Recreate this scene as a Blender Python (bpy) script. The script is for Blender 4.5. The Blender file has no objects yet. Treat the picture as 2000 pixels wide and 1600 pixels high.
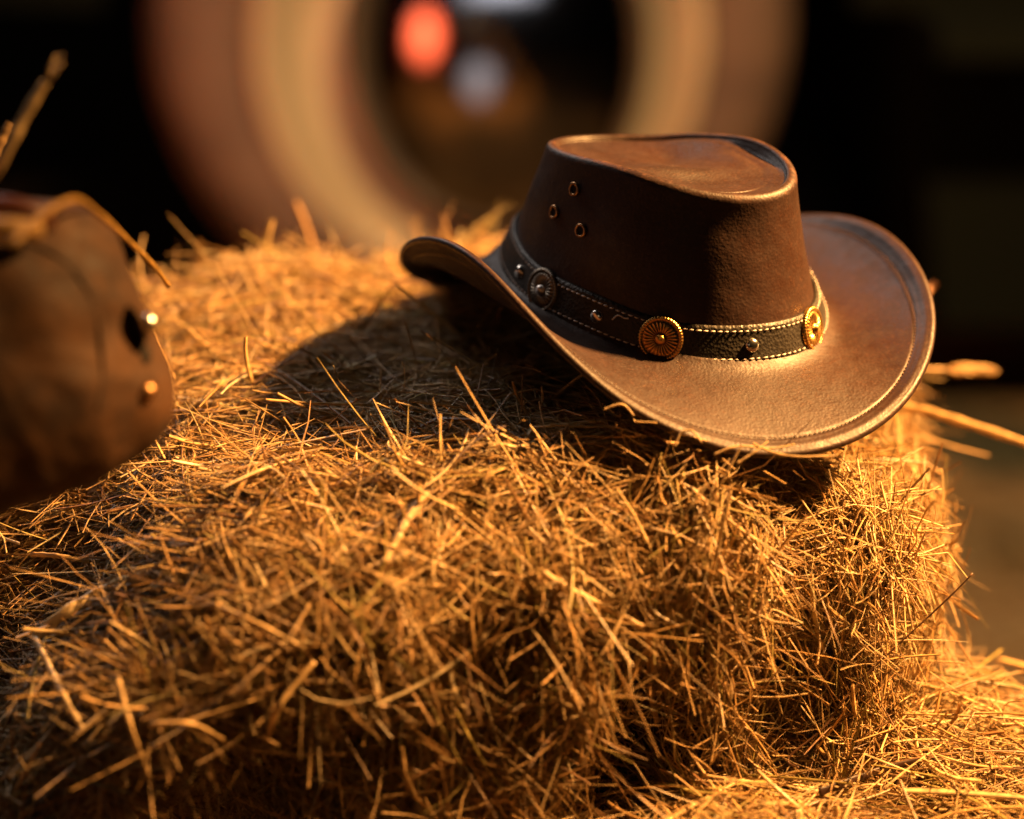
import bpy, bmesh, math, random
import numpy as np
from mathutils import Vector, noise
random.seed(7); rng = np.random.default_rng(11)
R = math.radians
sc = bpy.context.scene
COL = sc.collection

# ------------------------------------------------------------------ camera
PITCH = R(16)
CAM = np.array([0, 0, 1.0])
cd = bpy.data.cameras.new('camera'); cam = bpy.data.objects.new('camera', cd); COL.objects.link(cam)
cam.location = CAM; cam.rotation_euler = (R(90) - PITCH, 0, 0)
cd.lens = 85; cd.sensor_width = 36; cd.clip_start = .05; cd.clip_end = 200
cd.dof.use_dof = True; cd.dof.focus_distance = 1.385; cd.dof.aperture_fstop = 2.1
sc.camera = cam

# ------------------------------------------------------------------ world and lamps
w = bpy.data.worlds.new('World'); sc.world = w; w.use_nodes = True
w.node_tree.nodes['Background'].inputs[0].default_value = (.55, .62, .75, 1)
w.node_tree.nodes['Background'].inputs[1].default_value = .002

def lamp(name, kind, loc, target, energy, color, **kw):
    d = bpy.data.lights.new(name, kind); o = bpy.data.objects.new(name, d); COL.objects.link(o)
    o.location = loc
    o.rotation_euler = (Vector(target) - Vector(loc)).to_track_quat('-Z', 'Y').to_euler()
    d.energy = energy; d.color = color
    for k, v in kw.items(): setattr(d, k, v)
    return o
HATC = Vector((.09, 1.42, .66))
az, el, dist = R(5), R(46), 1.80
key = HATC + dist * Vector((math.cos(el) * math.cos(az), math.cos(el) * math.sin(az), math.sin(el)))
lamp('key_lamp', 'SPOT', key, (.29, 1.64, .57), 1400, (1, .48, .14), spot_size=R(50), spot_blend=.8, shadow_soft_size=.075)
lamp('wheel_lamp', 'SPOT', (1.2, .9, 2.6), (.12, 3.1, .30), 540, (1, .64, .33), spot_size=R(44), spot_blend=.9, shadow_soft_size=.1)
lamp('red_lamp', 'AREA', (-.80, 2.25, .60), (-.12, 3.4, .55), 0.55, (1, .14, .05), shape='DISK', size=.46, spread=R(36))
lamp('white_lamp', 'AREA', (.06, 2.6, .93), (-.12, 3.4, .55), 0.42, (.85, .90, 1), shape='RECTANGLE', size=.8, size_y=.22, spread=R(55))
lamp('hub_reflection_fill', 'AREA', (-.05, 2.5, .32), (-.10, 3.4, .5), .028, (.95, .88, .9), shape='DISK', size=.24, spread=R(50))  # added light, unseen behind the bale, for a grey reflection in the hubcap
lamp('side_lamp', 'AREA', (-1.9, .6, 1.0), (0, 1.5, .7), 1.0, (1, .58, .50), shape='DISK', size=1.0)
lamp('cool_lamp', 'AREA', (-1.15, 2.85, 2.3), (.1, 1.45, .65), 8, (1, .87, .80), shape='RECTANGLE', size=1.2, size_y=1.0, spread=R(110))
lamp('front_lamp', 'AREA', (-.38, -.5, 1.12), (.1, 1.4, .65), .42, (1, .72, .42), shape='DISK', size=.32)

sc.view_settings.view_transform = 'Standard'; sc.view_settings.look = 'None'
sc.view_settings.gamma = 1; sc.view_settings.exposure = 0; sc.view_settings.use_curve_mapping = False
sc.cycles.max_bounces = 6; sc.cycles.diffuse_bounces = 1; sc.cycles.use_denoising = True

# ------------------------------------------------------------------ helpers
F = 4722.2
FW = np.array([0, math.cos(PITCH), -math.sin(PITCH)]); UP = np.array([0, math.sin(PITCH), math.cos(PITCH)]); RT = np.array([1., 0, 0])
def at(u, v, D):  # point seen at photo coordinates u, v, D metres into the scene
    return CAM + D * (FW + RT * (u - 1000) / F - UP * (v - 800) / F)

def mesh(name, V, Fc, mat, parent=None, smooth=True, cols=None, attr='tint'):
    me = bpy.data.meshes.new(name)
    V = np.asarray(V, dtype=np.float32)
    if isinstance(Fc, np.ndarray):
        n, k = Fc.shape
        me.vertices.add(len(V)); me.vertices.foreach_set('co', V.ravel())
        me.loops.add(n * k); me.loops.foreach_set('vertex_index', Fc.ravel().astype(np.int32))
        me.polygons.add(n); me.polygons.foreach_set('loop_start', np.arange(0, n * k, k, dtype=np.int32))
        me.update(calc_edges=True)
    else:
        me.from_pydata([tuple(map(float, p)) for p in V], [], Fc)
    if smooth: me.polygons.foreach_set('use_smooth', np.ones(len(me.polygons), dtype=bool))
    if cols is not None:
        a = me.attributes.new(attr, 'FLOAT_COLOR', 'POINT')
        a.data.foreach_set('color', np.asarray(cols, dtype=np.float32).ravel())
    me.materials.append(mat)
    o = bpy.data.objects.new(name, me); COL.objects.link(o)
    if parent: o.parent = parent
    return o

def tag(o, label=None, cat=None, group=None, kind=None):
    if label: o['label'] = label
    if cat: o['category'] = cat
    if group: o['group'] = group
    if kind: o['kind'] = kind
    return o
def empty(name, loc, label, cat, group=None):
    o = bpy.data.objects.new(name, None); COL.objects.link(o); o.location = loc; o.empty_display_size = .02
    return tag(o, label, cat, group)

def grid(nu, nv, wrap_u=True, off=0):
    f = []
    for i in range(nu if wrap_u else nu - 1):
        j = (i + 1) % nu
        for k in range(nv - 1): f.append((off + i * nv + k, off + j * nv + k, off + j * nv + k + 1, off + i * nv + k + 1))
    return np.array(f, dtype=np.int32)

def nrm(a): return a / (np.linalg.norm(a, axis=-1, keepdims=True) + 1e-12)
def sstep(a, b, x): t = np.clip((x - a) / (b - a), 0, 1); return t * t * (3 - 2 * t)
_ph = rng.uniform(0, 6.28, (40, 3)); _dr = nrm(rng.normal(size=(40, 3)))
def fnoise(P, scale, seed=0, n=7):  # cheap smooth noise, about -1..1
    s = np.zeros(len(P))
    for i in range(n):
        j = (seed * 5 + i) % 40
        d = _dr[j] * (1 + .35 * i / n)
        s += np.sin(P @ d / scale * 6.28 + _ph[j, 0] + 1.3 * np.sin(P @ _dr[(j + 11) % 40] / scale * 4 + _ph[j, 1]))
    return s / n * 1.5

def tube(pts, rad, sides=8, flat=1.0, up=(0, 0, 1)):
    pts = np.array(pts, float); n = len(pts)
    rad = np.broadcast_to(np.array(rad, float), (n,))
    T = nrm(np.gradient(pts, axis=0)); u = np.array(up, float)
    S = nrm(np.cross(T, u)); N = np.cross(S, T)
    a = np.linspace(0, 2 * np.pi, sides, endpoint=False)
    V = pts[:, None] + rad[:, None, None] * (np.cos(a)[None, :, None] * S[:, None] + flat * np.sin(a)[None, :, None] * N[:, None])
    f = []
    for i in range(n - 1):
        for k in range(sides):
            l = (k + 1) % sides
            f.append((i * sides + k, i * sides + l, (i + 1) * sides + l, (i + 1) * sides + k))
    f.append(tuple(range(sides))[::-1]); f.append(tuple((n - 1) * sides + k for k in range(sides)))
    return V.reshape(-1, 3), f
def joinm(parts):
    V, Fc, o = [], [], 0
    for v, f in parts:
        V.append(np.asarray(v)); Fc += [tuple(int(i) + o for i in q) for q in f]; o += len(v)
    return np.concatenate(V), Fc
def smoothline(P, n=24):
    P = np.array(P, float); m = len(P); out = []
    for t in np.linspace(0, m - 1, n):
        i = min(int(t), m - 2); f = t - i
        a, b, c, d = P[max(i - 1, 0)], P[i], P[i + 1], P[min(i + 2, m - 1)]
        out.append(.5 * (2 * b + (c - a) * f + (2 * a - 5 * b + 4 * c - d) * f * f + (3 * b - 3 * c + d - a) * f ** 3))
    return np.array(out)

# ------------------------------------------------------------------ materials
def mat(name, base=(.5, .5, .5), rough=.5, metal=0, spec=.5):
    m = bpy.data.materials.new(name); m.use_nodes = True; b = m.node_tree.nodes['Principled BSDF']
    b.inputs['Base Color'].default_value = (*base, 1); b.inputs['Roughness'].default_value = rough
    b.inputs['Metallic'].default_value = metal; b.inputs['Specular IOR Level'].default_value = spec
    return m, m.node_tree, b
def N(nt, t, **kw):
    n = nt.nodes.new(t)
    for k, v in kw.items():
        if k in n.inputs: n.inputs[k].default_value = v
        else: setattr(n, k, v)
    return n
def ramp(nt, src, stops):
    r = nt.nodes.new('ShaderNodeValToRGB'); nt.links.new(src, r.inputs[0]); e = r.color_ramp.elements
    while len(e) < len(stops): e.new(.5)
    for q, (p, c) in zip(e, stops): q.position = p; q.color = (*c, 1) if len(c) == 3 else c
    return r
def bump(nt, b, src, strength=.3, dist=.001, prev=None):
    n = N(nt, 'ShaderNodeBump', Strength=strength, Distance=dist); nt.links.new(src, n.inputs['Height'])
    if prev: nt.links.new(prev.outputs[0], n.inputs['Normal'])
    nt.links.new(n.outputs[0], b.inputs['Normal']); return n

def straw_mat(name='straw', bright=1.0):
    m, nt, b = mat(name, rough=.42, spec=.45)
    a = N(nt, 'ShaderNodeAttribute', attribute_name='tint')
    tc = N(nt, 'ShaderNodeTexCoord'); no = N(nt, 'ShaderNodeTexNoise', Scale=160.0, Detail=3.0)
    nt.links.new(tc.outputs['Object'], no.inputs['Vector'])
    r = ramp(nt, no.outputs['Fac'], [(.3, (.55 * bright,) * 3), (.7, (1.15 * bright,) * 3)])
    mx = N(nt, 'ShaderNodeMix', data_type='RGBA', blend_type='MULTIPLY'); mx.inputs[0].default_value = 1
    nt.links.new(a.outputs['Color'], mx.inputs[6]); nt.links.new(r.outputs[0], mx.inputs[7])
    nt.links.new(mx.outputs[2], b.inputs['Base Color'])
    tr = N(nt, 'ShaderNodeBsdfTranslucent'); nt.links.new(mx.outputs[2], tr.inputs[0])
    ms = N(nt, 'ShaderNodeMixShader'); ms.inputs[0].default_value = .22
    nt.links.new(b.outputs[0], ms.inputs[1]); nt.links.new(tr.outputs[0], ms.inputs[2])
    nt.links.new(ms.outputs[0], nt.nodes['Material Output'].inputs[0])
    return m
M_straw = straw_mat()

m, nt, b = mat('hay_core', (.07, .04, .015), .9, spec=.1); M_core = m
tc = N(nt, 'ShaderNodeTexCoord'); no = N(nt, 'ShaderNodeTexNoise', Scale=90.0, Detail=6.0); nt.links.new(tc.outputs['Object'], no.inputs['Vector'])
r_ = ramp(nt, no.outputs['Fac'], [(.35, (.03, .017, .007)), (.7, (.16, .09, .035))]); nt.links.new(r_.outputs[0], b.inputs['Base Color'])  # core darker than the hay: shade of the gaps put into its colour
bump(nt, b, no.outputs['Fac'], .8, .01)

def leather(name, base, dark, scuff, rough=(.34, .55), wear_attr=True, grain=420, bs=.18, sheen=.0, mott=14.0):
    m, nt, b = mat(name, base, .45, spec=.42)
    tc = N(nt, 'ShaderNodeTexCoord')
    n1 = N(nt, 'ShaderNodeTexNoise', Scale=mott, Detail=6.0, Roughness=.65); nt.links.new(tc.outputs['Object'], n1.inputs['Vector'])
    n2 = N(nt, 'ShaderNodeTexNoise', Scale=float(grain), Detail=5.0, Roughness=.7); nt.links.new(tc.outputs['Object'], n2.inputs['Vector'])
    n3 = N(nt, 'ShaderNodeTexNoise', Scale=95.0, Detail=8.0, Roughness=.75); nt.links.new(tc.outputs['Object'], n3.inputs['Vector'])
    vo = N(nt, 'ShaderNodeTexVoronoi', Scale=float(grain) * 1.3); nt.links.new(tc.outputs['Object'], vo.inputs['Vector'])
    c1 = ramp(nt, n1.outputs['Fac'], [(.3, dark), (.68, base)])
    mid = tuple(.55 * p + .45 * q for p, q in zip(base, scuff))
    sp = ramp(nt, n2.outputs['Fac'], [(.52, (0, 0, 0)), (.74, (.5, .5, .5))])
    mx0 = N(nt, 'ShaderNodeMix', data_type='RGBA'); nt.links.new(sp.outputs[0], mx0.inputs[0]); nt.links.new(c1.outputs[0], mx0.inputs[6]); mx0.inputs[7].default_value = (*mid, 1)
    col = mx0.outputs[2]
    if wear_attr:
        at_ = N(nt, 'ShaderNodeAttribute', attribute_name='wear')
        ad = N(nt, 'ShaderNodeMath', operation='ADD'); nt.links.new(at_.outputs['Fac'], ad.inputs[0])
        n3s = N(nt, 'ShaderNodeMath', operation='MULTIPLY_ADD'); nt.links.new(n3.outputs['Fac'], n3s.inputs[0]); n3s.inputs[1].default_value = 1.6; n3s.inputs[2].default_value = -.95
        nt.links.new(n3s.outputs[0], ad.inputs[1])
        wr = ramp(nt, ad.outputs[0], [(.25, (0, 0, 0)), (.75, (1, 1, 1))])
        mx = N(nt, 'ShaderNodeMix', data_type='RGBA'); nt.links.new(wr.outputs[0], mx.inputs[0]); nt.links.new(col, mx.inputs[6]); mx.inputs[7].default_value = (*scuff, 1)
        col = mx.outputs[2]
    nt.links.new(col, b.inputs['Base Color'])
    rr = ramp(nt, n3.outputs['Fac'], [(.3, (rough[0],) * 3), (.7, (rough[1],) * 3)]); nt.links.new(rr.outputs[0], b.inputs['Roughness'])
    p = bump(nt, b, n1.outputs['Fac'], .35, .004)
    p = bump(nt, b, vo.outputs['Distance'], bs, .0006, p)
    bump(nt, b, n3.outputs['Fac'], .25, .0008, p)
    if sheen: b.inputs['Sheen Weight'].default_value = sheen; b.inputs['Sheen Roughness'].default_value = .4; b.inputs['Sheen Tint'].default_value = (1, .75, .55, 1)
    return m
M_hat = leather('hat_leather', (.030, .0098, .0044), (.014, .0047, .0023), (.16, .064, .030), rough=(.42, .62), sheen=.03)
M_under = leather('hat_underside_leather', (.07, .028, .014), (.04, .016, .008), (.16, .07, .035), rough=(.55, .75), wear_attr=False)
M_band = leather('band_leather', (.022, .018, .013), (.012, .010, .008), (.075, .058, .034), rough=(.35, .6), wear_attr=True, bs=.6)
M_bag = leather('bag_leather', (.088, .034, .007), (.014, .005, .002), (.13, .055, .014), rough=(.6, .85), wear_attr=False, grain=200, mott=34.0)
M_strap = leather('strap_leather', (.014, .007, .004), (.008, .005, .003), (.03, .016, .01), rough=(.8, .95), wear_attr=False)
M_thread, nt, b = mat('waxed_thread', (.58, .51, .46), .6)
M_silver, nt, b = mat('nickel_stud', (.72, .69, .63), .22, 1)
M_hole, nt, b = mat('eyelet_hole', (.006, .005, .004), .9)
M_eyelet, nt, b = mat('aged_brass_eyelet', (.40, .22, .10), .38, 1)
M_brass, nt, b = mat('aged_brass', (.75, .43, .13), .30, 1)
a_ = N(nt, 'ShaderNodeAttribute', attribute_name='tint'); nt.links.new(a_.outputs['Color'], b.inputs['Base Color'])
M_pewter, nt, b = mat('tarnished_pewter', (.30, .25, .20), .40, 1)
a_ = N(nt, 'ShaderNodeAttribute', attribute_name='tint'); nt.links.new(a_.outputs['Color'], b.inputs['Base Color'])

# ------------------------------------------------------------------ hat geometry (own local frame)
HP = dict(tx=.2126, ty=.1130, c=(.0897, 1.4392, .6640), phi=-.7907, a=.1121, b=.0880, Rb0=.1619, Rb2=.0192, pb2=-.9477, A=.0393, phA=.4389,
          B=-.0245, phB=1.9154, C3=-.0038, ph3=-1.6876, ta=.0786, tb=.0555, tph=-.5998, tcx=-.0056, tcy=-.0073, H=.0916, tA=.0095, tphA=5.3033, t2=-.005, t2ph=-.9756)
zx = np.array([HP['ty'], -HP['tx'], 1.]); zx /= np.linalg.norm(zx)
xx = nrm(np.array([1, 0, 0.]) - zx * zx[0]); yx = np.cross(zx, xx)
HR = np.stack([xx, yx, zx], 1); HC = np.array(HP['c'])
def ell(a, b, ph, t): return a * b / np.sqrt((b * np.cos(t - ph)) ** 2 + (a * np.sin(t - ph)) ** 2)
def brim_edge(t):
    rr = (HP['Rb0'] + HP['Rb2'] * np.cos(2 * (t - HP['pb2']))) * .985
    z = HP['A'] * np.cos(2 * (t - HP['phA'])) + HP['B'] * np.cos(t - HP['phB']) + HP['C3'] * np.cos(3 * (t - HP['ph3'])) - .008 * np.exp(-(((t - 2.05 + np.pi) % (2 * np.pi) - np.pi) / .50) ** 2)
    return rr, z
def crown_base_r(t): return ell(HP['a'], HP['b'], HP['phi'], t) - .0045
def top_rim(t):
    r = ell(HP['ta'], HP['tb'], HP['tph'], t)
    z = HP['H'] + HP['tA'] * np.cos(t - HP['tphA']) + HP['t2'] * np.cos(2 * (t - HP['t2ph']))
    return np.stack([HP['tcx'] + r * np.cos(t), HP['tcy'] + r * np.sin(t), z], -1)
FIL = .010
def brim_pt(t, s):  # s 0 (crown) .. 1 (edge)
    re, ze = brim_edge(t); rb = crown_base_r(t)
    r = rb + (re - rb) * s
    dl = (t - 2.75 + np.pi) % (2 * np.pi) - np.pi; lf = np.exp(-(dl / .75) ** 2)
    z = ze * s ** (1.75 + .9 * lf) + FIL * .7 * (1 - .8 * lf) * np.exp(-s / .09) - .0012 - .0030 * lf * s - .021 * np.exp(-(((t - 2.40 + np.pi) % (2 * np.pi) - np.pi) / .48) ** 2) * sstep(0, .32, s) * (1 - .8 * sstep(.45, 1, s))
    lip = np.exp(-((s - .955) / .035) ** 2) * .0008 - np.exp(-((s - .865) / .016) ** 2) * .0007
    return np.stack([r * np.cos(t), r * np.sin(t), z + lip], -1)
def crown_pt(t, h):  # h 0..1 up the side
    rb = crown_base_r(t); b_ = np.stack([rb * np.cos(t), rb * np.sin(t), 0 * t], -1); tp = top_rim(t)
    f = h[..., None] if hasattr(h, 'shape') and h.shape else h
    fxy = 1 - (1 - f) ** 1.22
    p = b_ + (tp - b_) * np.concatenate([fxy * np.ones_like(b_[..., :2]), f * np.ones_like(b_[..., :1])], -1)
    return p
def numnorm(fn, t, s, e=1e-3):
    du = fn(t + e, s) - fn(t - e, s); dv = fn(t, s + e) - fn(t, s - e)
    return nrm(np.cross(du, dv))

hat = empty('cowboy_hat', tuple(HC), 'brown leather cowboy hat with rolled brim resting on top of the hay bale', 'cowboy hat')
from mathutils import Matrix
hat.matrix_world = Matrix([[*HR[0], HC[0]], [*HR[1], HC[1]], [*HR[2], HC[2]], [0, 0, 0, 1]])

NT = 288
T1 = np.linspace(0, 2 * np.pi, NT, endpoint=False)
# brim: closed cross-section, top side then rounded edge then underside
ss = np.concatenate([np.linspace(0, .2, 12), np.linspace(.2, .82, 22)[1:], np.linspace(.82, 1, 26)[1:]])
Tm, Sm = np.meshgrid(T1, ss, indexing='ij')
top_ = brim_pt(Tm, Sm); nn = -numnorm(brim_pt, Tm, Sm); nn *= np.sign(nn[..., 2:3])
crk = fnoise((top_.reshape(-1, 3)), .09, 1).reshape(top_.shape[:2])
top_ = top_ + nn * (crk * .0007 * sstep(.1, .4, Sm))[..., None]
th_ = .0016 + .0008 * sstep(.88, .95, Sm)
und = top_ - nn * (2 * th_)[..., None]
edge_c = (top_[:, -1] + und[:, -1]) / 2; outd = nrm(top_[:, -1] - top_[:, -3]); hv = (top_[:, -1] - und[:, -1]) / 2
arc = [edge_c + hv * math.cos(a) + outd * np.linalg.norm(hv, axis=-1, keepdims=True) * math.sin(a) for a in np.linspace(0, math.pi, 9)[1:-1]]
prof = np.concatenate([top_, np.stack(arc, 1), und[:, ::-1]], 1)
npf = prof.shape[1]
wear = np.zeros((NT, npf)); ns = len(ss)
wv = .12 * sstep(.5, 1, Sm) + .18 * np.exp(-((Sm - .97) / .03) ** 2) - .25 * np.exp(-((Sm - .865) / .016) ** 2)
wear[:, :ns] = wv; wear[:, ns:ns + 7] = .30; wear[:, ns + 7:] = .30 * sstep(.93, 1, Sm[:, ::-1])
brim_top = mesh('brim', prof.reshape(-1, 3), grid(NT, npf)[:, ::-1], M_hat, hat, cols=np.repeat(wear.reshape(-1, 1), 4, 1), attr='wear')
# brim edge stitching
st = []
for t in np.arange(0, 2 * np.pi, .0185):
    tt = np.array([t, t + .012]); p = brim_pt(tt, np.array([.865, .865])); st.append(tube([p[0] + (0, 0, .0006), p.mean(0) + (0, 0, .0010), p[1] + (0, 0, .0006)], .00026, 5))
m_thr2, _n, _b = mat('brown_thread', (.10, .045, .022), .7)
v, f = joinm(st); mesh('brim_stitching', v, f, m_thr2, hat)

# crown: side, rounded rim, dented top
hs = np.concatenate([np.linspace(-.04, .94, 40)])
rows = []; wr = []
for h in hs:
    rows.append(crown_pt(T1, np.full(NT, h)))
    wr.append(np.full(NT, .30 * float(sstep(.80, 1, h)) - .12))
tp = top_rim(T1); cen = tp.mean(0)
side_d = nrm(crown_pt(T1, np.full(NT, .94)) - crown_pt(T1, np.full(NT, .88)))
inw = cen - tp; inw[:, 2] = 0; inw = nrm(inw)
rr_ = .0038
c_ = crown_pt(T1, np.full(NT, .94)) + inw * rr_
out_ = -inw
for a in np.linspace(.15, 2.75, 12):
    rows.append(c_ + out_ * rr_ * math.cos(a) + side_d * rr_ * math.sin(a) * 1.1); wr.append(np.full(NT, .42 if a < 2 else .2))
last = rows[-1]
ang = T1
for q in np.concatenate([np.linspace(.985, .8, 12), np.linspace(.8, .0, 22)[1:]]):
    P = cen * (1 - q) + last * q
    x, y = P[:, 0] - cen[0], P[:, 1] - cen[1]
    d = 1 - q
    drop = .0020 * sstep(0, .22, d) + .0025 * sstep(.1, .5, d)
    # deeper gutter at the right-hand end of the top
    drop = drop + .0042 * np.exp(-((T1 - .25 + np.pi) % (2 * np.pi) - np.pi) ** 2 / .18) * sstep(0, .05, d) * (1 - .75 * sstep(.15, .7, d))
    # valley lying across the top and a soft ridge in front of it
    uu = x * math.cos(.25) + y * math.sin(.25); vv = -x * math.sin(.25) + y * math.cos(.25)
    drop = drop + .6 * (.0090 * np.exp(-((uu - .010) / .022) ** 2 - ((vv - .012) / .020) ** 2) - .0055 * np.exp(-((uu - .000) / .030) ** 2 - ((vv + .020) / .010) ** 2)
                   - .0050 * np.exp(-((uu - .045) / .016) ** 2 - ((vv - .000) / .02) ** 2) + .003 * np.exp(-((uu + .030) / .02) ** 2 - ((vv) / .012) ** 2)) * sstep(.04, .3, d)
    P = P.copy(); P[:, 2] -= drop
    rows.append(P); wr.append(np.full(NT, -.05 + .12 * (1 - d)))
G = np.stack(rows, 1); Wr = np.stack(wr, 1)
nzz = fnoise(G.reshape(-1, 3), .05, 2).reshape(G.shape[:2]); n2z = fnoise(G.reshape(-1, 3), .12, 3).reshape(G.shape[:2])
rad = G - np.array([0, 0, .04]); rad = nrm(rad)
G = G + rad * (nzz * .0004 + n2z * .0012)[..., None] * (np.arange(G.shape[1]) < len(hs) + 20)[None, :, None]
Wr = Wr + .12 * np.clip(n2z, -1, 1)
crown = mesh('crown', G.reshape(-1, 3), grid(NT, G.shape[1]), M_hat, hat, cols=np.repeat(Wr.reshape(-1, 1), 4, 1), attr='wear')

# band
def band_pt(t, h, off=.0):  # h in metres up from crown base
    hh = h / (top_rim(t)[..., 2])
    p = crown_pt(t, hh); e = 1e-3
    n = numnorm(crown_pt, t, hh)
    cenv = p.copy(); cenv[..., 2] = 0
    n = n * np.sign((n * cenv).sum(-1, keepdims=True))
    return p, n
BH = .0215
def flare(t):  # the strap stands off the crown where its ends are tied, at the right
    return .0026 + .0050 * np.exp(-(((t - .05 + np.pi) % (2 * np.pi) - np.pi) / .33) ** 2)
TB = np.linspace(0, 2 * np.pi, 360, endpoint=False)
def band_surf(t, h, extra=0.):
    p, n = band_pt(t, h); k = h / BH
    lift = flare(t) * (1 - .55 * k) + .0006 * np.sin(3.3 * t + 1) + .0004
    q = p + n * (lift + extra)[..., None]
    q[..., 2] += .0004 + .0010 * np.sin(5 * t)
    return q, n
rowsb = []; wb = []
hb = np.linspace(0, BH, 9)
for h in hb:
    q, n = band_surf(TB, np.full(360, h)); rowsb.append(q); wb.append(np.full(360, .35 if h in (hb[0], hb[-1]) else .05))
q, n = band_surf(TB, np.full(360, BH), -np.full(360, .0026)); rowsb.append(q); wb.append(np.full(360, .3))
q, n = band_surf(TB, np.full(360, 0.), -np.full(360, .0026)); rowsb.append(q); wb.append(np.full(360, .3)); rowsb.append(rowsb[0].copy()); wb.append(wb[0])
Bm = np.stack(rowsb, 1); Wb = np.stack(wb, 1) + .25 * np.clip(fnoise(Bm.reshape(-1, 3), .03, 4).reshape(Bm.shape[:2]), -1, 1)
band = mesh('hat_band', Bm.reshape(-1, 3), grid(360, Bm.shape[1]), M_band, hat, cols=np.repeat(Wb.reshape(-1, 1), 4, 1), attr='wear')
st = []
for h in (.0030, .0182):
    t = 0
    while t < 2 * np.pi:
        r = float(crown_base_r(np.array([t]))[0]); dt = .0042 / r; ln = .0031 / r * random.uniform(.8, 1.1)
        tt = np.array([t, t + ln / 2, t + ln]); hh = np.full(3, h) + np.array([-.00018, 0, .00018])
        q, n = band_surf(tt, hh, np.array([-.0001, .00045, -.0001])); st.append(tube(q, [.00036, .00056, .00036], 6, up=n[1] + 1e-3))
        t += dt
v, f = joinm(st); mesh('stitching', v, f, M_thread, band)

def basis_mat(p, n, up=(0, 0, 1)):
    n = nrm(np.array(n)); x = nrm(np.cross(np.array(up, float), n)); y = np.cross(n, x)
    return np.stack([x, y, n], 1)
def project(P):
    Wd = P @ HR.T + HC; d = Wd - CAM; z = d @ FW
    return np.stack([1000 + F * (d @ RT) / z, 800 - F * (d @ UP) / z], -1)
def near_theta(u, h=BH / 2):
    t = np.linspace(-np.pi, .6, 1500); q, n = band_surf(t, np.full(1500, h))
    px = project(q); vis = ((q @ HR.T + HC - CAM) * (n @ HR.T)).sum(-1) < 0
    c = np.abs(px[:, 0] - u) + 1e4 * (~vis) + .3 * np.abs(px[:, 1] - 640); return t[c.argmin()]

def concho(r, nr=26, na=144):
    rr = np.linspace(0, 1, nr); aa = np.linspace(0, 2 * np.pi, na, endpoint=False)
    A, Q = np.meshgrid(aa, rr, indexing='ij'); dome = Q < .24
    z = np.zeros_like(Q); pet = np.abs(np.cos(13 * A))
    z += np.where(Q < .24, .0026 + .0022 * np.sqrt(np.clip(1 - (Q / .24) ** 2, 0, 1)), 0)
    mid = (Q >= .24) & (Q < .80)
    z += np.where(mid, .0012 + .0013 * np.sin(np.clip((Q - .24) / .56, 0, 1) * np.pi) ** .6 * (.35 + .65 * pet), 0)
    rim = Q >= .80; z += np.where(rim, .0010 + .0012 * np.sin(np.clip((Q - .80) / .2, 0, 1) * np.pi) * (.5 + .5 * np.abs(np.cos(22 * A))), 0)
    rad = r * Q * (1 + .025 * np.cos(44 * A) * sstep(.9, 1, Q))
    V = np.stack([rad * np.cos(A), rad * np.sin(A), z], -1)
    dark = np.clip(np.where(mid, 1 - pet ** .7 * 1.15, 0) + np.exp(-((Q - .25) / .03) ** 2) + np.exp(-((Q - .81) / .025) ** 2) + .4 * rim * (1 - np.abs(np.cos(22 * A))), 0, 1)
    Vb = np.stack([r * np.cos(aa), r * np.sin(aa), np.full(na, -.0012)], -1)
    V = np.concatenate([V, Vb[:, None]], 1); dark = np.concatenate([dark, np.ones((na, 1))], 1)
    return V.reshape(-1, 3), grid(na, nr + 1), dark.reshape(-1)
def dome(r, h, nr=10, na=28):
    a = np.linspace(0, 2 * np.pi, na, endpoint=False); q = np.linspace(0, 1, nr)
    A, Q = np.meshgrid(a, q, indexing='ij'); z = h * np.sqrt(np.clip(1 - Q ** 2, 0, 1)) - .0006 * (Q >= 1)
    V = np.stack([r * Q * np.cos(A), r * Q * np.sin(A), z], -1); return V.reshape(-1, 3), grid(na, nr)
vC, fC, dC = concho(.0132)
labels = ['pewter-grey round concho near the left end of the band', 'bright brass flower concho at the front of the band', 'gold concho at the right turn of the band', None]
for i, u in enumerate((1062, 1291, 1584, None)):
    t = near_theta(u) if u else .72
    q, n = band_surf(np.array([t]), np.array([BH / 2]), np.array([.0006])); B = basis_mat(q[0], n[0])
    base = np.array([.80, .46, .13]) if i else np.array([.26, .22, .17]); dk = base * .10
    cols = np.ones((len(vC), 4)); cols[:, :3] = base * (1 - dC[:, None]) + dk * dC[:, None]
    if not i: cols[np.hypot(vC[:, 0], vC[:, 1]) < .0030, :3] = (.75, .7, .64)
    c = mesh('concho', vC @ B.T + q[0], fC, M_pewter if i == 0 else M_brass, band, cols=cols)
    if labels[i]: c['label'] = labels[i]
vd, fd = dome(.0043, .0026)
for u in (1016, 1166, 1469, None, None):
    t = near_theta(u) if u else {0: 1.3, 1: 2.1}[0 if u is None and not globals().get('_sx') else 1]
    if u is None: _sx = 1
    q, n = band_surf(np.array([t]), np.array([BH * .48]), np.array([.0001])); B = basis_mat(q[0], n[0])
    mesh('stud', vd @ B.T + q[0], fd, M_silver, band)
# loose thread end pulled out of the upper stitching
t0 = near_theta(1212, .018); q, n = band_surf(np.array([t0 - .045, t0 - .01, t0 + .02, t0 + .04, t0 + .07]), np.array([.0125, .0160, .0162, .0158, .0165]), np.array([.0009, .0016, .0014, .0009, .0006]))
v, f = tube(smoothline(q, 20), .00045, 6, up=n[1]); mesh('loose_thread', v, f, M_thread, band)

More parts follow.
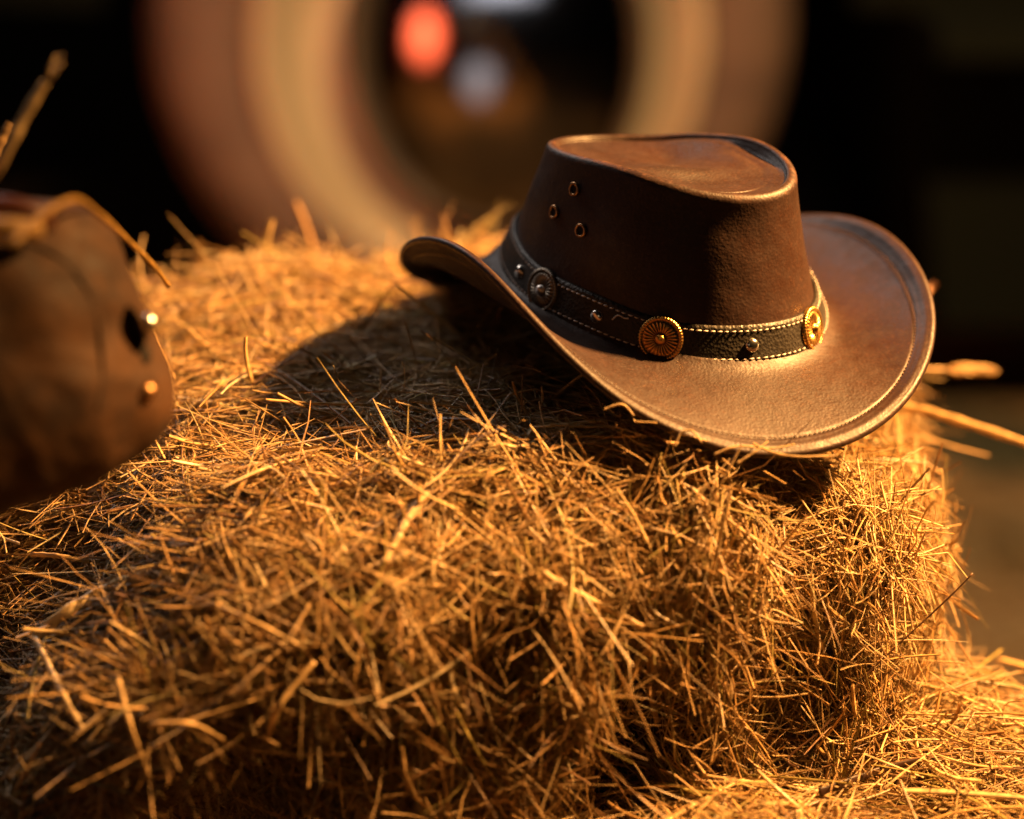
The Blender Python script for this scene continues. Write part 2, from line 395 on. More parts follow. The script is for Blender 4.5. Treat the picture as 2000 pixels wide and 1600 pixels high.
# eyelets on the crown's side
gt, gh = np.meshgrid(np.linspace(-np.pi, -.8, 260), np.linspace(.15, .9, 160), indexing='ij')
gp = crown_pt(gt, gh); gpx = project(gp)
for (u, v0) in ((1125, 370), (1085, 415), (1137, 450)):
    gw = gp @ HR.T + HC; d = np.hypot(gpx[..., 0] - u, gpx[..., 1] - v0) + (gw[..., 1] > HC[1] + .02) * 1e4
    i = np.unravel_index(d.argmin(), d.shape); p = gp[i]; n = numnorm(crown_pt, gt[i[0]:i[0] + 1, i[1]], gh[i[0]:i[0] + 1, i[1]])[0]
    n = n * np.sign(n[:2] @ p[:2]); B = basis_mat(p, n); p = p + n * .0016
    a = np.linspace(0, 2 * np.pi, 29); ring = np.stack([.0029 * np.cos(a), .0029 * np.sin(a), 0 * a], -1)
    aa = np.linspace(0, 2 * np.pi, 28, endpoint=False); bb = np.linspace(0, 2 * np.pi, 12, endpoint=False)
    A, Bq = np.meshgrid(aa, bb, indexing='ij'); tor = np.stack([(.0034 + .0009 * np.cos(Bq)) * np.cos(A), (.0034 + .0009 * np.cos(Bq)) * np.sin(A), .0009 * np.sin(Bq)], -1).reshape(-1, 3)
    fT = [(i_ * 12 + k, ((i_ + 1) % 28) * 12 + k, ((i_ + 1) % 28) * 12 + (k + 1) % 12, i_ * 12 + (k + 1) % 12) for i_ in range(28) for k in range(12)]
    e = mesh('eyelet', tor @ B.T + p, fT, M_eyelet, crown)
    disc = np.stack([.0029 * np.cos(aa), .0029 * np.sin(aa), -.0002 + 0 * aa], -1)
    mesh('eyelet_hole', disc @ B.T + p, [tuple(range(28))], M_hole, e)

# ------------------------------------------------------------------ hay
PAL = np.array([(.62, .40, .17), (.70, .50, .24), (.55, .33, .12), (.46, .26, .09), (.36, .20, .08), (.70, .50, .26), (.38, .29, .09), (.26, .13, .05), (.80, .64, .38)])
PW = np.array([.24, .17, .18, .12, .08, .06, .09, .055, .025]); PW /= PW.sum()
def strands(C, T, Nn, L, Wd, asp, sides=3, rings=8, kink=.28, curl=.85):
    n = len(C); B = nrm(np.cross(Nn, T)); T = nrm(T)
    a = np.zeros((n, rings - 1)); e = np.zeros((n, rings - 1))
    ca = rng.normal(0, curl, n) * (rng.random(n) < .75); ce = rng.normal(0, curl * .35, n)
    k = np.arange(rings - 1) / (rings - 2) - .5
    a += ca[:, None] * k; e += ce[:, None] * k
    hk = rng.random(n) < kink; kp = rng.integers(1, rings - 1, n); ka = rng.normal(0, .75, n) * hk; ke = rng.normal(0, .28, n) * hk
    m_ = np.arange(rings - 1)[None] >= kp[:, None]
    a += ka[:, None] * m_; e += ke[:, None] * m_
    D = np.cos(e)[..., None] * (np.cos(a)[..., None] * T[:, None] + np.sin(a)[..., None] * B[:, None]) + np.sin(e)[..., None] * Nn[:, None]
    P = np.concatenate([np.zeros((n, 1, 3)), np.cumsum(D * (L / (rings - 1))[:, None, None], 1)], 1)
    P += C[:, None] - P.mean(1, keepdims=True)
    Tg = nrm(np.gradient(P, axis=1)); rot = rng.uniform(0, np.pi, n)
    S0 = nrm(np.cross(Tg, Nn[:, None] + .01)); N0 = np.cross(S0, Tg)
    S = S0 * np.cos(rot)[:, None, None] + N0 * np.sin(rot)[:, None, None]; Q = np.cross(Tg, S)
    taper = np.ones((n, rings)); tp_ = rng.random(n) < .5; taper[:, -1] = np.where(tp_, .25, .85); taper[:, -2] = np.where(tp_, .7, 1); taper[:, 0] = .8
    w_ = (Wd[:, None] * taper)[..., None, None] / 2
    an = np.arange(sides) * 2 * np.pi / sides
    V = P[:, :, None] + w_ * (np.cos(an)[None, None, :, None] * S[:, :, None] + asp[:, None, None, None] * np.sin(an)[None, None, :, None] * Q[:, :, None])
    return P, V
def strand_faces(n, rings, sides):
    f = []
    for i in range(rings - 1):
        for k in range(sides):
            l = (k + 1) % sides; f.append((i * sides + k, i * sides + l, (i + 1) * sides + l, (i + 1) * sides + k))
    f = np.array(f, dtype=np.int64); return (f[None] + (np.arange(n) * rings * sides)[:, None, None]).reshape(-1, 4)

iHR = HR
def hits_hat(P):  # points inside or above the hat's brim / crown
    L = (P - HC) @ iHR; r = np.hypot(L[..., 0], L[..., 1]); t = np.arctan2(L[..., 1], L[..., 0])
    re, ze = brim_edge(t); rb = crown_base_r(t); s = (r - rb) / (re - rb)
    zb = np.where(s > 0, brim_pt(t, np.clip(s, 0, 1))[..., 2], 0)
    return (s < .965) & (L[..., 2] > zb - .0045) & (L[..., 2] < .15)
def hits_bag(P):
    return (((P - BAGC) / np.array([.125, .085, .085])) ** 2).sum(-1) < 1
BAGC = at(60, 700, 1.18)

def tri_scatter(V, Fq, n, weight=None):
    a, b_, c, d = (V[Fq[:, i]] for i in range(4))
    nr = np.cross(c - a, d - b_); ar = np.linalg.norm(nr, axis=1) / 2; nr = nrm(nr)
    p = ar * (weight(V[Fq].mean(1), nr) if weight else 1); p = p / p.sum()
    i = rng.choice(len(Fq), n, p=p); u, v = rng.random((2, n))[:, :, None]
    tri_scatter.idx = i
    return a[i] * (1 - u) * (1 - v) + b_[i] * u * (1 - v) + c[i] * u * v + d[i] * (1 - u) * v, nr[i]

def rbox(half, rad, n):
    V = []; Fq = []; o = 0; half = np.array(half); g = np.linspace(-1, 1, n)
    for ax in range(3):
        for sgn in (-1, 1):
            A, B_ = np.meshgrid(g, g, indexing='ij'); P = np.zeros((n, n, 3))
            P[..., ax] = sgn; P[..., (ax + 1) % 3] = A * sgn; P[..., (ax + 2) % 3] = B_
            V.append(P.reshape(-1, 3)); Fq.append(grid(n, n, False, o)); o += n * n
    V = np.concatenate(V); Fq = np.concatenate(Fq)
    key_ = np.round(V * 1e5).astype(np.int64); _, idx, inv = np.unique(key_, axis=0, return_index=True, return_inverse=True)
    V = V[idx]; Fq = inv.reshape(-1)[Fq]
    Q = V * half; inner = half - np.array(rad); cl = np.clip(Q, -inner, inner); d = Q - cl
    dn = nrm(d / np.array(rad)); P = cl + dn * np.array(rad)
    return P, dn, Fq
def rotz(a): return np.array([[math.cos(a), -math.sin(a), 0], [math.sin(a), math.cos(a), 0], [0, 0, 1]])

from mathutils.bvhtree import BVHTree
SURF = []
def cast(u, v, trees):
    d = at(u, v, 1.) - CAM; best = 9
    for t in trees:
        h = t.ray_cast(Vector(CAM), Vector(d))
        if h[0] is not None: best = min(best, float((np.array(h[0]) - CAM) @ FW))
    return best
def on_hay(*a):  # u, v, height above the hay surface in metres
    out, last = [], None
    for u, v, h in a:
        D = cast(u, v, SURF); D = (last if D > 2.2 else D) or 1.3; last = D; out.append(at(u, v, D - h))
    return out

def bale(name, centre, half, rad, yaw, n, shape, nstr, label, weight, gap=None, amp=1.0, strays=.08, Wm=1.0):
    root = empty(name, tuple(centre), label, 'hay bale')
    P, dn, Fq = rbox(half, rad, n); P, dn = shape(P, dn)
    Rz = rotz(yaw); P = P @ Rz.T + centre; dn = dn @ Rz.T
    dsp = .009 * fnoise(P, .16, 5) + .007 * fnoise(P, .07, 6) + .006 * fnoise(P, .035, 7)
    P = P + dn * (dsp * amp)[:, None]
    e1 = P[Fq[:, 2]] - P[Fq[:, 0]]; e2 = P[Fq[:, 3]] - P[Fq[:, 1]]
    if ((np.cross(e1, e2) * dn[Fq].mean(1)).sum(-1)).mean() < 0: Fq = Fq[:, ::-1]
    L = P - np.array(centre)
    SURF.append(BVHTree.FromPolygons([tuple(q) for q in P], [tuple(map(int, q)) for q in Fq]))
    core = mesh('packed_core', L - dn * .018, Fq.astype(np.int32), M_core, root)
    C, Nr = tri_scatter(P, Fq, nstr, lambda p, nr: weight(p, nr) * (.04 + sstep(-.60, .40, fnoise(p, .065, 4) + .5 * fnoise(p, .03, 2))) * (1 - .93 * gap((p - centre) @ Rz) if gap else 1))
    Nr = nrm(Nr + 1.2 * dn[Fq[:, 0]][tri_scatter.idx])
    t1 = nrm(np.cross(Nr, np.array([.05, .1, 1.]))); t2 = np.cross(Nr, t1)
    ang_ = 2.0 * sstep(.75, .3, np.abs(Nr[:, 2])) + .9 * fnoise(C, .13, 1) + rng.normal(0, .70, nstr)
    Td = np.cos(ang_)[:, None] * t1 + np.sin(ang_)[:, None] * t2
    til = rng.normal(0, .17, nstr); sx = rng.random(nstr) < strays; til *= 1 - .5 * sstep(.5, .9, Nr[:, 2]); til = np.where(sx, np.abs(rng.normal(.5, .35, nstr)), til)
    Td = nrm(Td + Nr * til[:, None])
    off = -.020 + .030 * rng.random(nstr) ** 1.25
    C = C + Nr * off[:, None]
    thick = rng.random(nstr) < .10
    Ls = np.clip(rng.lognormal(math.log(.056), .5, nstr) * np.where(thick, 1.25, 1), .010, .13)
    if gap: Ls = Ls * (1 - .6 * gap((C - centre) @ Rz))
    Ws = np.clip(rng.lognormal(0, .3, nstr) * np.where(thick, .00150, .00078), .0003, .0036) * Wm
    asp = np.where(rng.random(nstr) < .5, .9, rng.uniform(.15, .4, nstr)); Ws = np.where(asp < .5, Ws * 1.35, Ws)
    Pc, V = strands(C, Td, Nr, Ls, Ws, asp)
    keep = ~(hits_hat(Pc).any(1) | hits_bag(Pc).any(1))
    V = V[keep]; nk = len(V)
    base = PAL[rng.choice(len(PAL), nk, p=PW)] * rng.normal(1, .12, (nk, 1)).clip(.6, 1.35)
    big = (1 + .16 * fnoise(C[keep], .10, 2))[:, None]; base = np.clip(base * big, .02, .9)
    cols = np.ones((nk, 24, 4)); cols[..., :3] = base[:, None]
    s = mesh('straw', V.reshape(-1, 3) - np.array(centre), strand_faces(nk, 8, 3).astype(np.int32), M_straw, root, cols=cols.reshape(-1, 4))
    s['kind'] = 'stuff'; s['label'] = 'tangled golden hay stalks'
    return root

def wfun(P, Nr):
    d = nrm(CAM - P); f = (d * Nr).sum(-1)
    return np.where(f > -.05, 1.0, np.where(f > -.5, .35, .03)) * np.where(Nr[:, 2] < -.5, .1, 1)

def shape_up(P, dn):
    u, v, z = P[:, 0], P[:, 1], P[:, 2]; P = P.copy()
    P[:, 2] += sstep(-.1, .15, z) * (.030 * (v / .25) + .034 * np.exp(-((u - .12) / .13) ** 2 - ((v + .20) / .06) ** 2) - .006 + .010 * np.cos(u * 9))
    # creases where the twine pulled the bale in
    fr = sstep(.05, -.15, v)
    c1 = np.exp(-((u - .045 - .12 * (z + .05)) / .026) ** 2) * sstep(.12, .03, z)
    c2 = np.exp(-((u - .235 - .15 * (z - .1)) / .026) ** 2)
    P[:, 0] -= .34 * np.maximum(0, .08 - v) * sstep(.0, .30, u)
    P[:, 0] += (.22 * np.maximum(0, .05 - v) + .04) * sstep(-.10, -.30, u) * sstep(.17, -.05, z)
    P[:, 2] -= .13 * sstep(-.12, -.36, u) * fr * sstep(-.1, .15, z)
    P[:, 1] += .17 * sstep(-.09, -.30, u) * sstep(.17, .0, z) * fr
    P -= dn * (0.10 * c1 * fr + .045 * c2 * sstep(.16, -.1, v))[:, None]
    P[:, 1] -= .018 * np.exp(-((u + .03) / .07) ** 2) * fr * sstep(.2, -.05, z)
    return P, dn
bale('hay_bale', np.array([-.038, 1.468, .415]), (.335, .245, .195), (.10, .10, .075), R(15), 90, shape_up, 98000,
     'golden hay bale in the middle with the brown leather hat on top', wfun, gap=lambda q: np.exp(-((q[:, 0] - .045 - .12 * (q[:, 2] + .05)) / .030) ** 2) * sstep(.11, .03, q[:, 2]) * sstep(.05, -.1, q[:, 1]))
def shape_low(P, dn):
    P = P.copy(); x, y, top = P[:, 0], P[:, 1], sstep(-.05, .12, P[:, 2])
    P[:, 2] += top * (.012 * np.cos(x * 9 + 1) - .34 * sstep(-.02, .16, y) * sstep(-.05, .06, x) + .03 * np.exp(-((x + .02) / .07) ** 2 - ((y + .04) / .10) ** 2))
    return P, dn
bale('hay_bale', np.array([.25, 1.42, .20]), (.42, .34, .205), (.10, .10, .09), R(4), 80, shape_low, 40000,
     'lower hay bale at the bottom right, spread with loose stalks', wfun, amp=.8, strays=.10, Wm=1.1)

# ------------------------------------------------------------------ single stalks
def stalk(name, pts, rad, label, col, n=26, flat=.6, ear=None, group='single stalks sticking out of the hay'):
    pts = smoothline(pts, n); o0 = pts[0]
    root = empty(name, tuple(o0), label, 'straw stalk', group)
    r = np.linspace(rad, rad * .7, n) * (1 + .12 * np.sin(np.arange(n) * 1.3))
    v, f = tube(pts - o0, r, 8, flat, up=(0.1, -1, .2)); c = np.ones((len(v), 4)); c[:, :3] = col
    mesh('stem', v, f, M_straw, root, cols=c)
    if ear:
        ln, er, k = ear; d = nrm(pts[-1] - pts[-4]); parts = []
        for i in range(k):
            tpos = i / k; a = i * 2.4; s1 = nrm(np.cross(d, [0.1, -.3, 1])); s2 = np.cross(d, s1)
            o = s1 * math.cos(a) + s2 * math.sin(a); b0 = pts[-1] - o0 + d * ln * (tpos - .05)
            gl = er * 2.6 * (1 - .4 * tpos)
            dd = nrm(d + o * .45); parts.append(tube([b0, b0 + dd * gl * .35 + o * er * .25, b0 + dd * gl * .8 + o * er * .2, b0 + dd * gl * 1.25], [er * .12, er * .36, er * .28, er * .04], 6))
        v, f = joinm(parts); c = np.ones((len(v), 4)); c[:, :3] = np.array(col) * .95
        mesh('seed_head', v, f, M_straw, root, cols=c)
    return root
G0 = (.62, .38, .13); G1 = (.66, .42, .17); G2 = (.74, .52, .26); DK = (.10, .045, .022); RD = (.40, .19, .09)
def pts(*a): return [at(*q) for q in a]
stalk('straw_stalk', pts((-120, 560, 1.22), (-40, 390, 1.20), (10, 300, 1.19), (50, 225, 1.19), (88, 160, 1.19)), .0034, 'thick upright stalk with a ragged tip at the upper left edge, against black', (.82, .60, .30), ear=(.014, .0028, 6))
stalk('straw_stalk', pts((-40, 360, 1.3), (-5, 290, 1.3), (18, 240, 1.3)), .0028, 'short pale stalk tip beside the thick upright one at the left edge', G1)
stalk('straw_stalk', pts((20, 480, 1.10), (70, 432, 1.12), (110, 402, 1.14), (150, 390, 1.16), (190, 415, 1.20), (245, 465, 1.26), (300, 520, 1.30), (330, 560, 1.33)), .0018, 'bent stalk arching over the top of the leather bag', (.62, .36, .09))
stalk('straw_stalk', on_hay((290, 1125, .020), (215, 1150, .035), (130, 1195, .045), (70, 1245, .050)), .0042, 'broad pale blade bending down at the lower left of the bale', (.85, .64, .34), flat=.4)
stalk('straw_stalk', on_hay((66, 1243, .050), (100, 1310, .045), (130, 1370, .035), (162, 1425, .03)), .0021, 'straight thin stalk hanging from the end of the broad blade', (.85, .64, .34))
stalk('straw_stalk', on_hay((835, 965, 0.014), (800, 1010, 0.014), (775, 1055, 0.014), (750, 1100, 0.014)), .0028, 'pale thick stalk leaning in the blurred middle of the bale face', G2)
stalk('straw_stalk', on_hay((720, 1115, 0.014), (765, 1100, 0.014), (798, 1082, 0.014)), .0032, 'stubby pale blade just under the leaning stalk in the middle', G2, flat=.4)
stalk('straw_stalk', on_hay((1060, 1120, 0.014), (1120, 1155, 0.014), (1190, 1190, 0.014), (1255, 1225, 0.014)), .0022, 'long straight pale stalk slanting down across the dark crease', G2)
stalk('straw_stalk', on_hay((1268, 1240, 0.014), (1270, 1300, 0.014), (1272, 1360, 0.014), (1284, 1412, 0.014)), .0024, 'stout stalk hanging straight down in front of the dark crease', G1)
stalk('straw_stalk', on_hay((890, 905, 0.012), (900, 862, 0.012), (915, 838, 0.012), (960, 818, 0.012), (1010, 800, 0.012)), .0017, 'pale stalk with a sharp knee on top of the bale, left of the hat', (.8, .62, .36))
stalk('straw_stalk', on_hay((1005, 795, 0.012), (985, 765, 0.012), (975, 730, 0.012), (970, 715, 0.012)), .0010, 'thin upright stalk at the edge of the shade left of the hat', G2)
stalk('straw_stalk', on_hay((980, 770, 0.012), (1020, 772, 0.012), (1090, 792, 0.012), (1145, 798, 0.012)), .0016, 'stalk with a small seed head pointing under the hat brim', G2, ear=(.020, .0026, 16))
stalk('straw_stalk', on_hay((350, 800, 0.012), (380, 785, 0.012), (425, 755, 0.012), (468, 737, 0.012)), .0012, 'dark thin twig beside the leather bag on top of the bale', DK)
stalk('straw_stalk', on_hay((418, 746, 0.015), (440, 741, 0.015), (470, 735, 0.015)), .0012, 'bright cream splinter above the dark twig near the bag', (.85, .8, .62))
stalk('straw_stalk', on_hay((1600, 1548, 0.012), (1650, 1530, 0.012), (1720, 1505, 0.012), (1795, 1485, 0.012)), .0026, 'dark reddish brown blade lying on the loose hay at the lower right', (.045, .018, .009), flat=.3)
stalk('straw_stalk', on_hay((1560, 1500, 0.02), (1540, 1480, 0.02), (1610, 1420, 0.02), (1680, 1330, 0.02), (1840, 1180, 0.02), (1900, 1120, 0.02)), .0007, 'very thin dark twig rising to the right over the loose hay', (.16, .08, .04))
for P5, r5, lab in ((((292, 1415, .03), (379, 1416, .035), (460, 1456, .035), (563, 1472, .03), (675, 1472, .02)), .0014, 'long wavy stalk lying across the dark foot of the bale at the lower left'),
                    (((373, 1165, .02), (486, 1211, .03), (594, 1267, .02)), .0017, 'straight stout stalk slanting down across the left half of the bale face'),
                    (((230, 1323, .03), (256, 1421, .04), (292, 1523, .04)), .0014, 'thin stalk hanging down at the lower left, right of the bent blade'),
                    (((522, 1441, .03), (540, 1390, .035), (563, 1354, .03), (614, 1293, .02)), .0018, 'hooked stalk curving upward to the right near the foot of the bale'),
                    (((61, 1083, .03), (115, 1086, .035), (174, 1098, .02)), .0016, 'short flat stalk poking out to the left under the leather bag')):
    stalk('straw_stalk', on_hay(*P5), r5, lab, (.74, .50, .22))
for P4, lab in ((((1318, 872, 1.325), (1330, 846, 1.325), (1352, 842, 1.325), (1372, 866, 1.325)), 'fine curled stalk hooked over the near edge of the brim'),
                (((1440, 905, 1.32), (1478, 880, 1.322), (1500, 862, 1.325)), 'short stalk leaning on the near brim edge, right of the curled one'),
                (((1470, 866, 1.325), (1510, 884, 1.322), (1560, 892, 1.322), (1632, 890, 1.325)), 'long thin stalk lying along the lowest part of the brim edge'),
                (((1395, 888, 1.322), (1440, 872, 1.323), (1505, 876, 1.325), (1552, 868, 1.327)), 'pale thin stalk resting across the brim edge at its lowest point'),
                (((1180, 800, 1.33), (1215, 790, 1.33), (1238, 812, 1.33)), 'tiny bent stalk against the near brim edge under the grey concho')):
    stalk('straw_stalk', pts(*P4), .0007, lab, G2)
stalk('straw_stalk', pts((1700, 715, 1.62), (1770, 720, 1.63), (1850, 722, 1.64)), .0016, 'grass stem with a fat seed head sticking out behind the brim at the right', G1, ear=(.036, .0036, 28))
stalk('straw_stalk', pts((1700, 790, 1.60), (1790, 800, 1.59), (1880, 825, 1.58), (2010, 868, 1.57)), .0034, 'broad blade pointing to the right edge of the photo below the brim', G1, flat=.5)
stalk('straw_stalk', pts((1800, 590, 1.62), (1815, 565, 1.63), (1828, 553, 1.63)), .0028, 'short stalk tip peeking from behind the right edge of the brim', RD)
stalk('straw_stalk', pts((400, 540, 1.72), (435, 510, 1.72), (458, 492, 1.72)), .0032, 'blurred stub leaning out of the back edge of the bale', G1)
stalk('straw_stalk', pts((620, 520, 1.74), (600, 450, 1.74), (578, 395, 1.74)), .0022, 'faint upright stem in front of the wheel at the back of the bale', (.55, .30, .12))

# ------------------------------------------------------------------ leather bag at the left edge
bag = empty('leather_bag', tuple(BAGC), 'blurred worn brown leather bag with two metal studs at the left edge of the photo', 'leather bag')
out = [(-260, 520), (-200, 440), (-60, 402), (60, 398), (150, 412), (205, 455), (248, 535), (285, 620), (310, 690), (322, 755), (306, 820), (262, 872), (195, 930), (110, 980), (0, 1020), (-120, 1040), (-220, 980), (-290, 800), (-300, 640)]
D0 = 1.18
O = np.array([at(u, v, D0) for u, v in out]); O = np.concatenate([O, O[:1]])
def closed(P, n):
    P = P[:-1]; m = len(P); o = []
    for t in np.linspace(0, m, n, endpoint=False):
        i = int(t); f = t - i; a, b_, c, d = P[(i - 1) % m], P[i % m], P[(i + 1) % m], P[(i + 2) % m]
        o.append(.5 * (2 * b_ + (c - a) * f + (2 * a - 5 * b_ + 4 * c - d) * f * f + (3 * b_ - 3 * c + d - a) * f ** 3))
    return np.array(o)
Oc = closed(O, 120); cn = at(20, 700, D0); V = []; npz = 40
for i, a in enumerate(np.linspace(0, math.pi, npz)):
    q = math.sin(a) ** .75 if 0 < a < math.pi else 0
    dep = -math.cos(a) * .052 * (1 if a < math.pi / 2 else .9)
    V.append(cn + (Oc - cn) * max(q, 1e-4) + FW * dep * 1.0 + FW * ((Oc - cn) @ RT * q * .55)[:, None])
V = np.stack(V, 1)
flat_ = V.reshape(-1, 3); dn_ = nrm(flat_ - cn)
fold = .0030 * np.sin((flat_ - cn) @ np.array([38., 10, 30]) + 1.5 * np.sin((flat_ - cn) @ np.array([20., 0, -34]))) + .0022 * fnoise(flat_, .055, 9) + .0008 * fnoise(flat_, .022, 6)
flat_ = flat_ + dn_ * fold[:, None]
fbag = grid(120, npz); BAGT = [BVHTree.FromPolygons([tuple(q) for q in flat_], [tuple(map(int, q)) for q in fbag])]
def onb(u, v, h=0.):
    D = cast(u, v, BAGT); return at(u, v, (D if D < 2 else 1.175) - h)
mesh('bag_body', flat_ - BAGC, fbag, M_bag, bag)
# folded dark red roll along the top, left
v, f = tube(smoothline([at(-160, 420, 1.135), at(-60, 412, 1.13), at(20, 408, 1.13), at(78, 425, 1.135), at(92, 440, 1.145)], 22) - BAGC, np.linspace(.0085, .004, 22), 12)
m_roll = leather('roll_leather', (.16, .045, .022), (.09, .025, .014), (.3, .1, .05), wear_attr=False); mesh('rolled_flap', v, f, m_roll, bag)
v, f = tube(smoothline([at(-160, 455, 1.12), at(-60, 448, 1.115), at(20, 446, 1.115), at(75, 450, 1.125)], 18) - BAGC, np.linspace(.006, .0045, 18), 10)
m_tan, _n, _b = mat('tan_cord', (.60, .36, .12), .5); mesh('cord', v, f, m_tan, bag)
v, f = tube(smoothline([onb(250, 598, .003), onb(262, 640, .003), onb(276, 680, .003), onb(286, 712, .002)], 14) - BAGC, [.003, .006, .008, .0085, .0085, .008, .0075, .007, .0065, .006, .005, .004, .003, .001], 10, .18)
mesh('strap', v, f, M_strap, bag)
v, f = tube(smoothline([onb(40, 470), onb(110, 500), onb(165, 560), onb(192, 640), onb(200, 720), onb(190, 800)], 26) - BAGC, .0010, 8)
mesh('seam', v, f, M_strap, bag)
for (u, v0, d, rs) in ((290, 632, 1.186, .0052), (288, 765, 1.198, .0050)):
    p = onb(u, v0, .001 + .004 * (v0 < 700)); vd2, fd2 = dome(rs, rs * .8); Bq = basis_mat(p, nrm(np.array([.75, -.6, .35]))); mesh('stud', vd2 @ Bq.T + p - BAGC, fd2, M_silver if v0 < 700 else M_eyelet, bag)

# ------------------------------------------------------------------ ground
m, nt, b = mat('ground', (.1, .08, .04), .9); tc = N(nt, 'ShaderNodeTexCoord')
n1 = N(nt, 'ShaderNodeTexNoise', Scale=2.2, Detail=5.0); nt.links.new(tc.outputs['Object'], n1.inputs['Vector'])
n2 = N(nt, 'ShaderNodeTexNoise', Scale=30.0, Detail=6.0); nt.links.new(tc.outputs['Object'], n2.inputs['Vector'])
r1 = ramp(nt, n1.outputs['Fac'], [(.36, (.07, .06, .02)), (.46, (.40, .21, .065)), (.62, (.55, .32, .11))])
r2 = ramp(nt, n2.outputs['Fac'], [(.3, (.5, .5, .5)), (.7, (1.2, 1.2, 1.2))])
mx = N(nt, 'ShaderNodeMix', data_type='RGBA', blend_type='MULTIPLY'); mx.inputs[0].default_value = 1
nt.links.new(r1.outputs[0], mx.inputs[6]); nt.links.new(r2.outputs[0], mx.inputs[7]); nt.links.new(mx.outputs[2], b.inputs['Base Color'])
bump(nt, b, n2.outputs['Fac'], .8, .03)
gx, gy = np.meshgrid(np.linspace(-30, 30, 121), np.linspace(-4, 60, 129), indexing='ij')
gz = .02 * fnoise(np.stack([gx, gy, 0 * gx], -1).reshape(-1, 3), 1.7, 3).reshape(gx.shape) - .03
g = mesh('ground', np.stack([gx, gy, gz], -1).reshape(-1, 3), grid(121, 129, False), m); tag(g, kind='structure')
# litter of loose hay round the bales
nl = 13000
C = np.stack([rng.normal(.7, .9, nl), rng.uniform(1.7, 3.15, nl), np.zeros(nl) + rng.uniform(-.02, .02, nl)], -1)
cl = fnoise(C * np.array([1, 1, 0]), .9, 8) + rng.normal(0, .35, nl); C = C[cl > -.45]; nl = len(C)
a = rng.uniform(0, 6.28, nl); Td = np.stack([np.cos(a), np.sin(a), rng.normal(0, .15, nl)], -1); Nr = np.tile([0, 0, 1.], (nl, 1))
Pc, V = strands(C, nrm(Td), Nr, np.clip(rng.lognormal(math.log(.07), .4, nl), .02, .2), np.full(nl, .003), np.full(nl, .5))
base = PAL[rng.choice(len(PAL), nl, p=PW)]; cols = np.ones((nl, 24, 4)); cols[..., :3] = base[:, None]
s = mesh('hay_litter', V.reshape(-1, 3), strand_faces(nl, 8, 3).astype(np.int32), M_straw, cols=cols.reshape(-1, 4)); tag(s, 'loose hay scattered on the ground behind the bales', 'hay litter', kind='stuff')

# ------------------------------------------------------------------ old truck with a whitewall wheel, far behind
TY = 3.45
truck = empty('old_truck', (0, TY + .4, 0), 'dark old truck standing behind the hay, only its wheel catching light', 'truck')
m_body, nt, b = mat('dark_olive_paint', (.008, .008, .004), .95, spec=.05)
m_tyre, nt, b = mat('dusty_tyre', (.16, .08, .045), .8)
tc = N(nt, 'ShaderNodeTexCoord'); n1 = N(nt, 'ShaderNodeTexNoise', Scale=9.0, Detail=5.0); nt.links.new(tc.outputs['Object'], n1.inputs['Vector'])
r1 = ramp(nt, n1.outputs['Fac'], [(.3, (.085, .043, .018)), (.7, (.16, .085, .038))]); nt.links.new(r1.outputs[0], b.inputs['Base Color'])
m_rim, nt, b = mat('cream_wheel_paint', (.50, .38, .22), .5)
tc = N(nt, 'ShaderNodeTexCoord'); n1 = N(nt, 'ShaderNodeTexNoise', Scale=5.0, Detail=5.0); nt.links.new(tc.outputs['Object'], n1.inputs['Vector'])
r1 = ramp(nt, n1.outputs['Fac'], [(.35, (.36, .25, .11)), (.65, (.50, .35, .16))]); nt.links.new(r1.outputs[0], b.inputs['Base Color'])
m_chrome, nt, b = mat('tarnished_chrome', (.15, .14, .14), .12, 1)
def lathe(prof, na=96):  # profile (r, y) about the y axis
    a = np.linspace(0, 2 * np.pi, na, endpoint=False); pr = np.array(prof, float)
    V = np.stack([pr[None, :, 0] * np.cos(a)[:, None], np.broadcast_to(pr[None, :, 1], (na, len(pr))), pr[None, :, 0] * np.sin(a)[:, None]], -1)
    return V.reshape(-1, 3), grid(na, len(pr))
wc = at(932, 52, 3.42)
wheel = bpy.data.objects.new('wheel', None); COL.objects.link(wheel); wheel.parent = truck
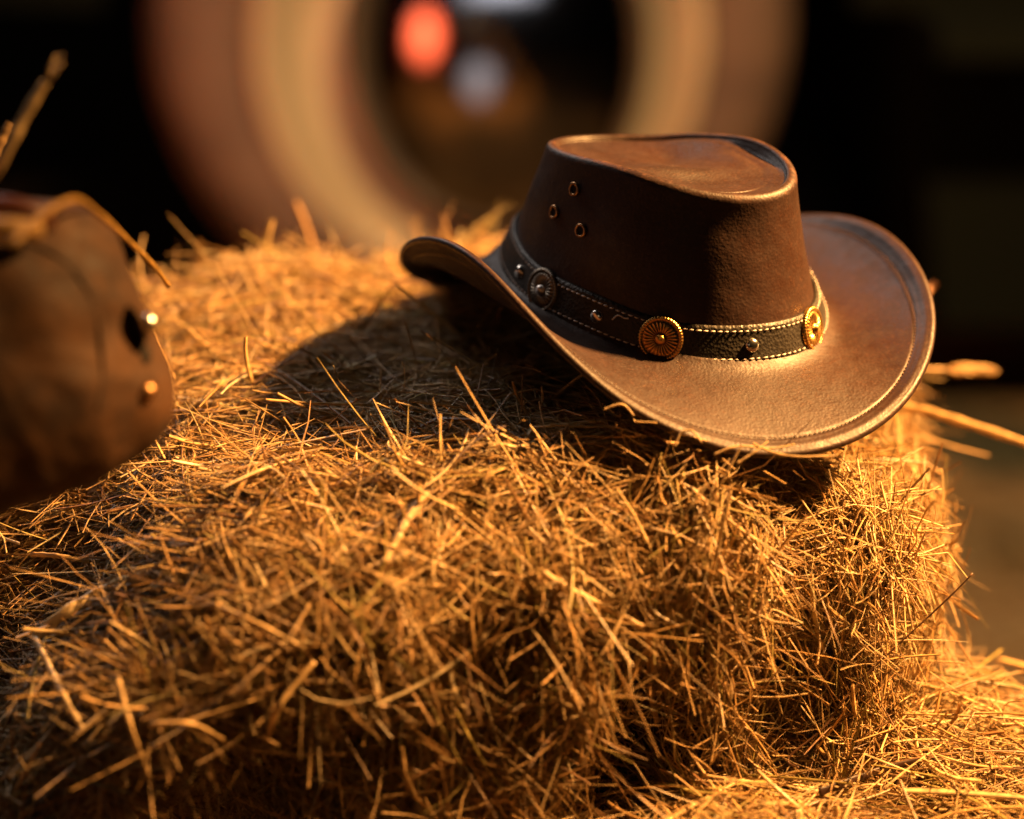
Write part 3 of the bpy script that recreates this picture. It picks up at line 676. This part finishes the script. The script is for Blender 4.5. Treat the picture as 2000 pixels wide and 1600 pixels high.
wheel.location = tuple(wc - np.array([0, TY + .4, 0])); wheel.rotation_euler = (0, 0, R(9)); wheel.empty_display_size = .1
tyre = [(.30, .0), (.325, -.035), (.35, -.055), (.40, -.06), (.435, -.045), (.455, -.01), (.462, .04), (.462, .14), (.45, .17), (.30, .18)]
v, f = lathe(tyre); mesh('tyre', v, f, m_tyre, wheel)
rim = [(.19, .04), (.205, .04), (.222, .034), (.24, .022), (.262, .002), (.280, -.022), (.295, -.045), (.306, -.058), (.318, -.060), (.324, -.04), (.32, .0)]
v, f = lathe(rim); v = v * np.array([1, 1, 1.06]) - np.array([0, 0, .022]); mesh('rim', v, f, m_rim, wheel)
cap = [(.0001, -.135), (.03, -.133), (.06, -.127), (.09, -.116), (.12, -.098), (.145, -.075), (.16, -.05), (.168, -.03), (.17, -.01)]
v, f = lathe(cap); v = v * np.array([1.28, 1.1, 1.58]) + np.array([.030, 0, -.030]); mesh('hubcap', v, f, m_chrome, wheel)
def boxm(x0, x1, y0, y1, z0, z1): 
    V = [(x, y, z) for x in (x0, x1) for y in (y0, y1) for z in (z0, z1)]
    return np.array(V, float), [(0, 1, 3, 2), (4, 6, 7, 5), (0, 4, 5, 1), (2, 3, 7, 6), (0, 2, 6, 4), (1, 5, 7, 3)]
fx = wc[0]
# body side with wheel arch
o = []; a = np.linspace(math.pi, 0, 25)
outer = [(fx - 1.3, 1.5)] + [(fx - 1.3, .62)] + [(fx + .54 * math.cos(t), .60 + .5 * math.sin(t)) for t in a] + [(fx + .62, .60), (fx + .68, .13), (fx + 2.6, .13), (fx + 2.6, 1.5)]
n_ = len(outer); V = [(x, -.38, z) for x, z in outer] + [(x, 1.3, z) for x, z in outer]
Fc = [tuple(range(n_)), tuple(range(2 * n_ - 1, n_ - 1, -1))] + [(i, i + n_, (i + 1) % n_ + n_, (i + 1) % n_) for i in range(n_)]
mesh('body', V, Fc, m_body, truck, smooth=False)
v, f = boxm(fx + .62, fx + 2.4, -.62, -.39, .56, .60); mesh('running_board', v, f, m_body, truck, smooth=False)
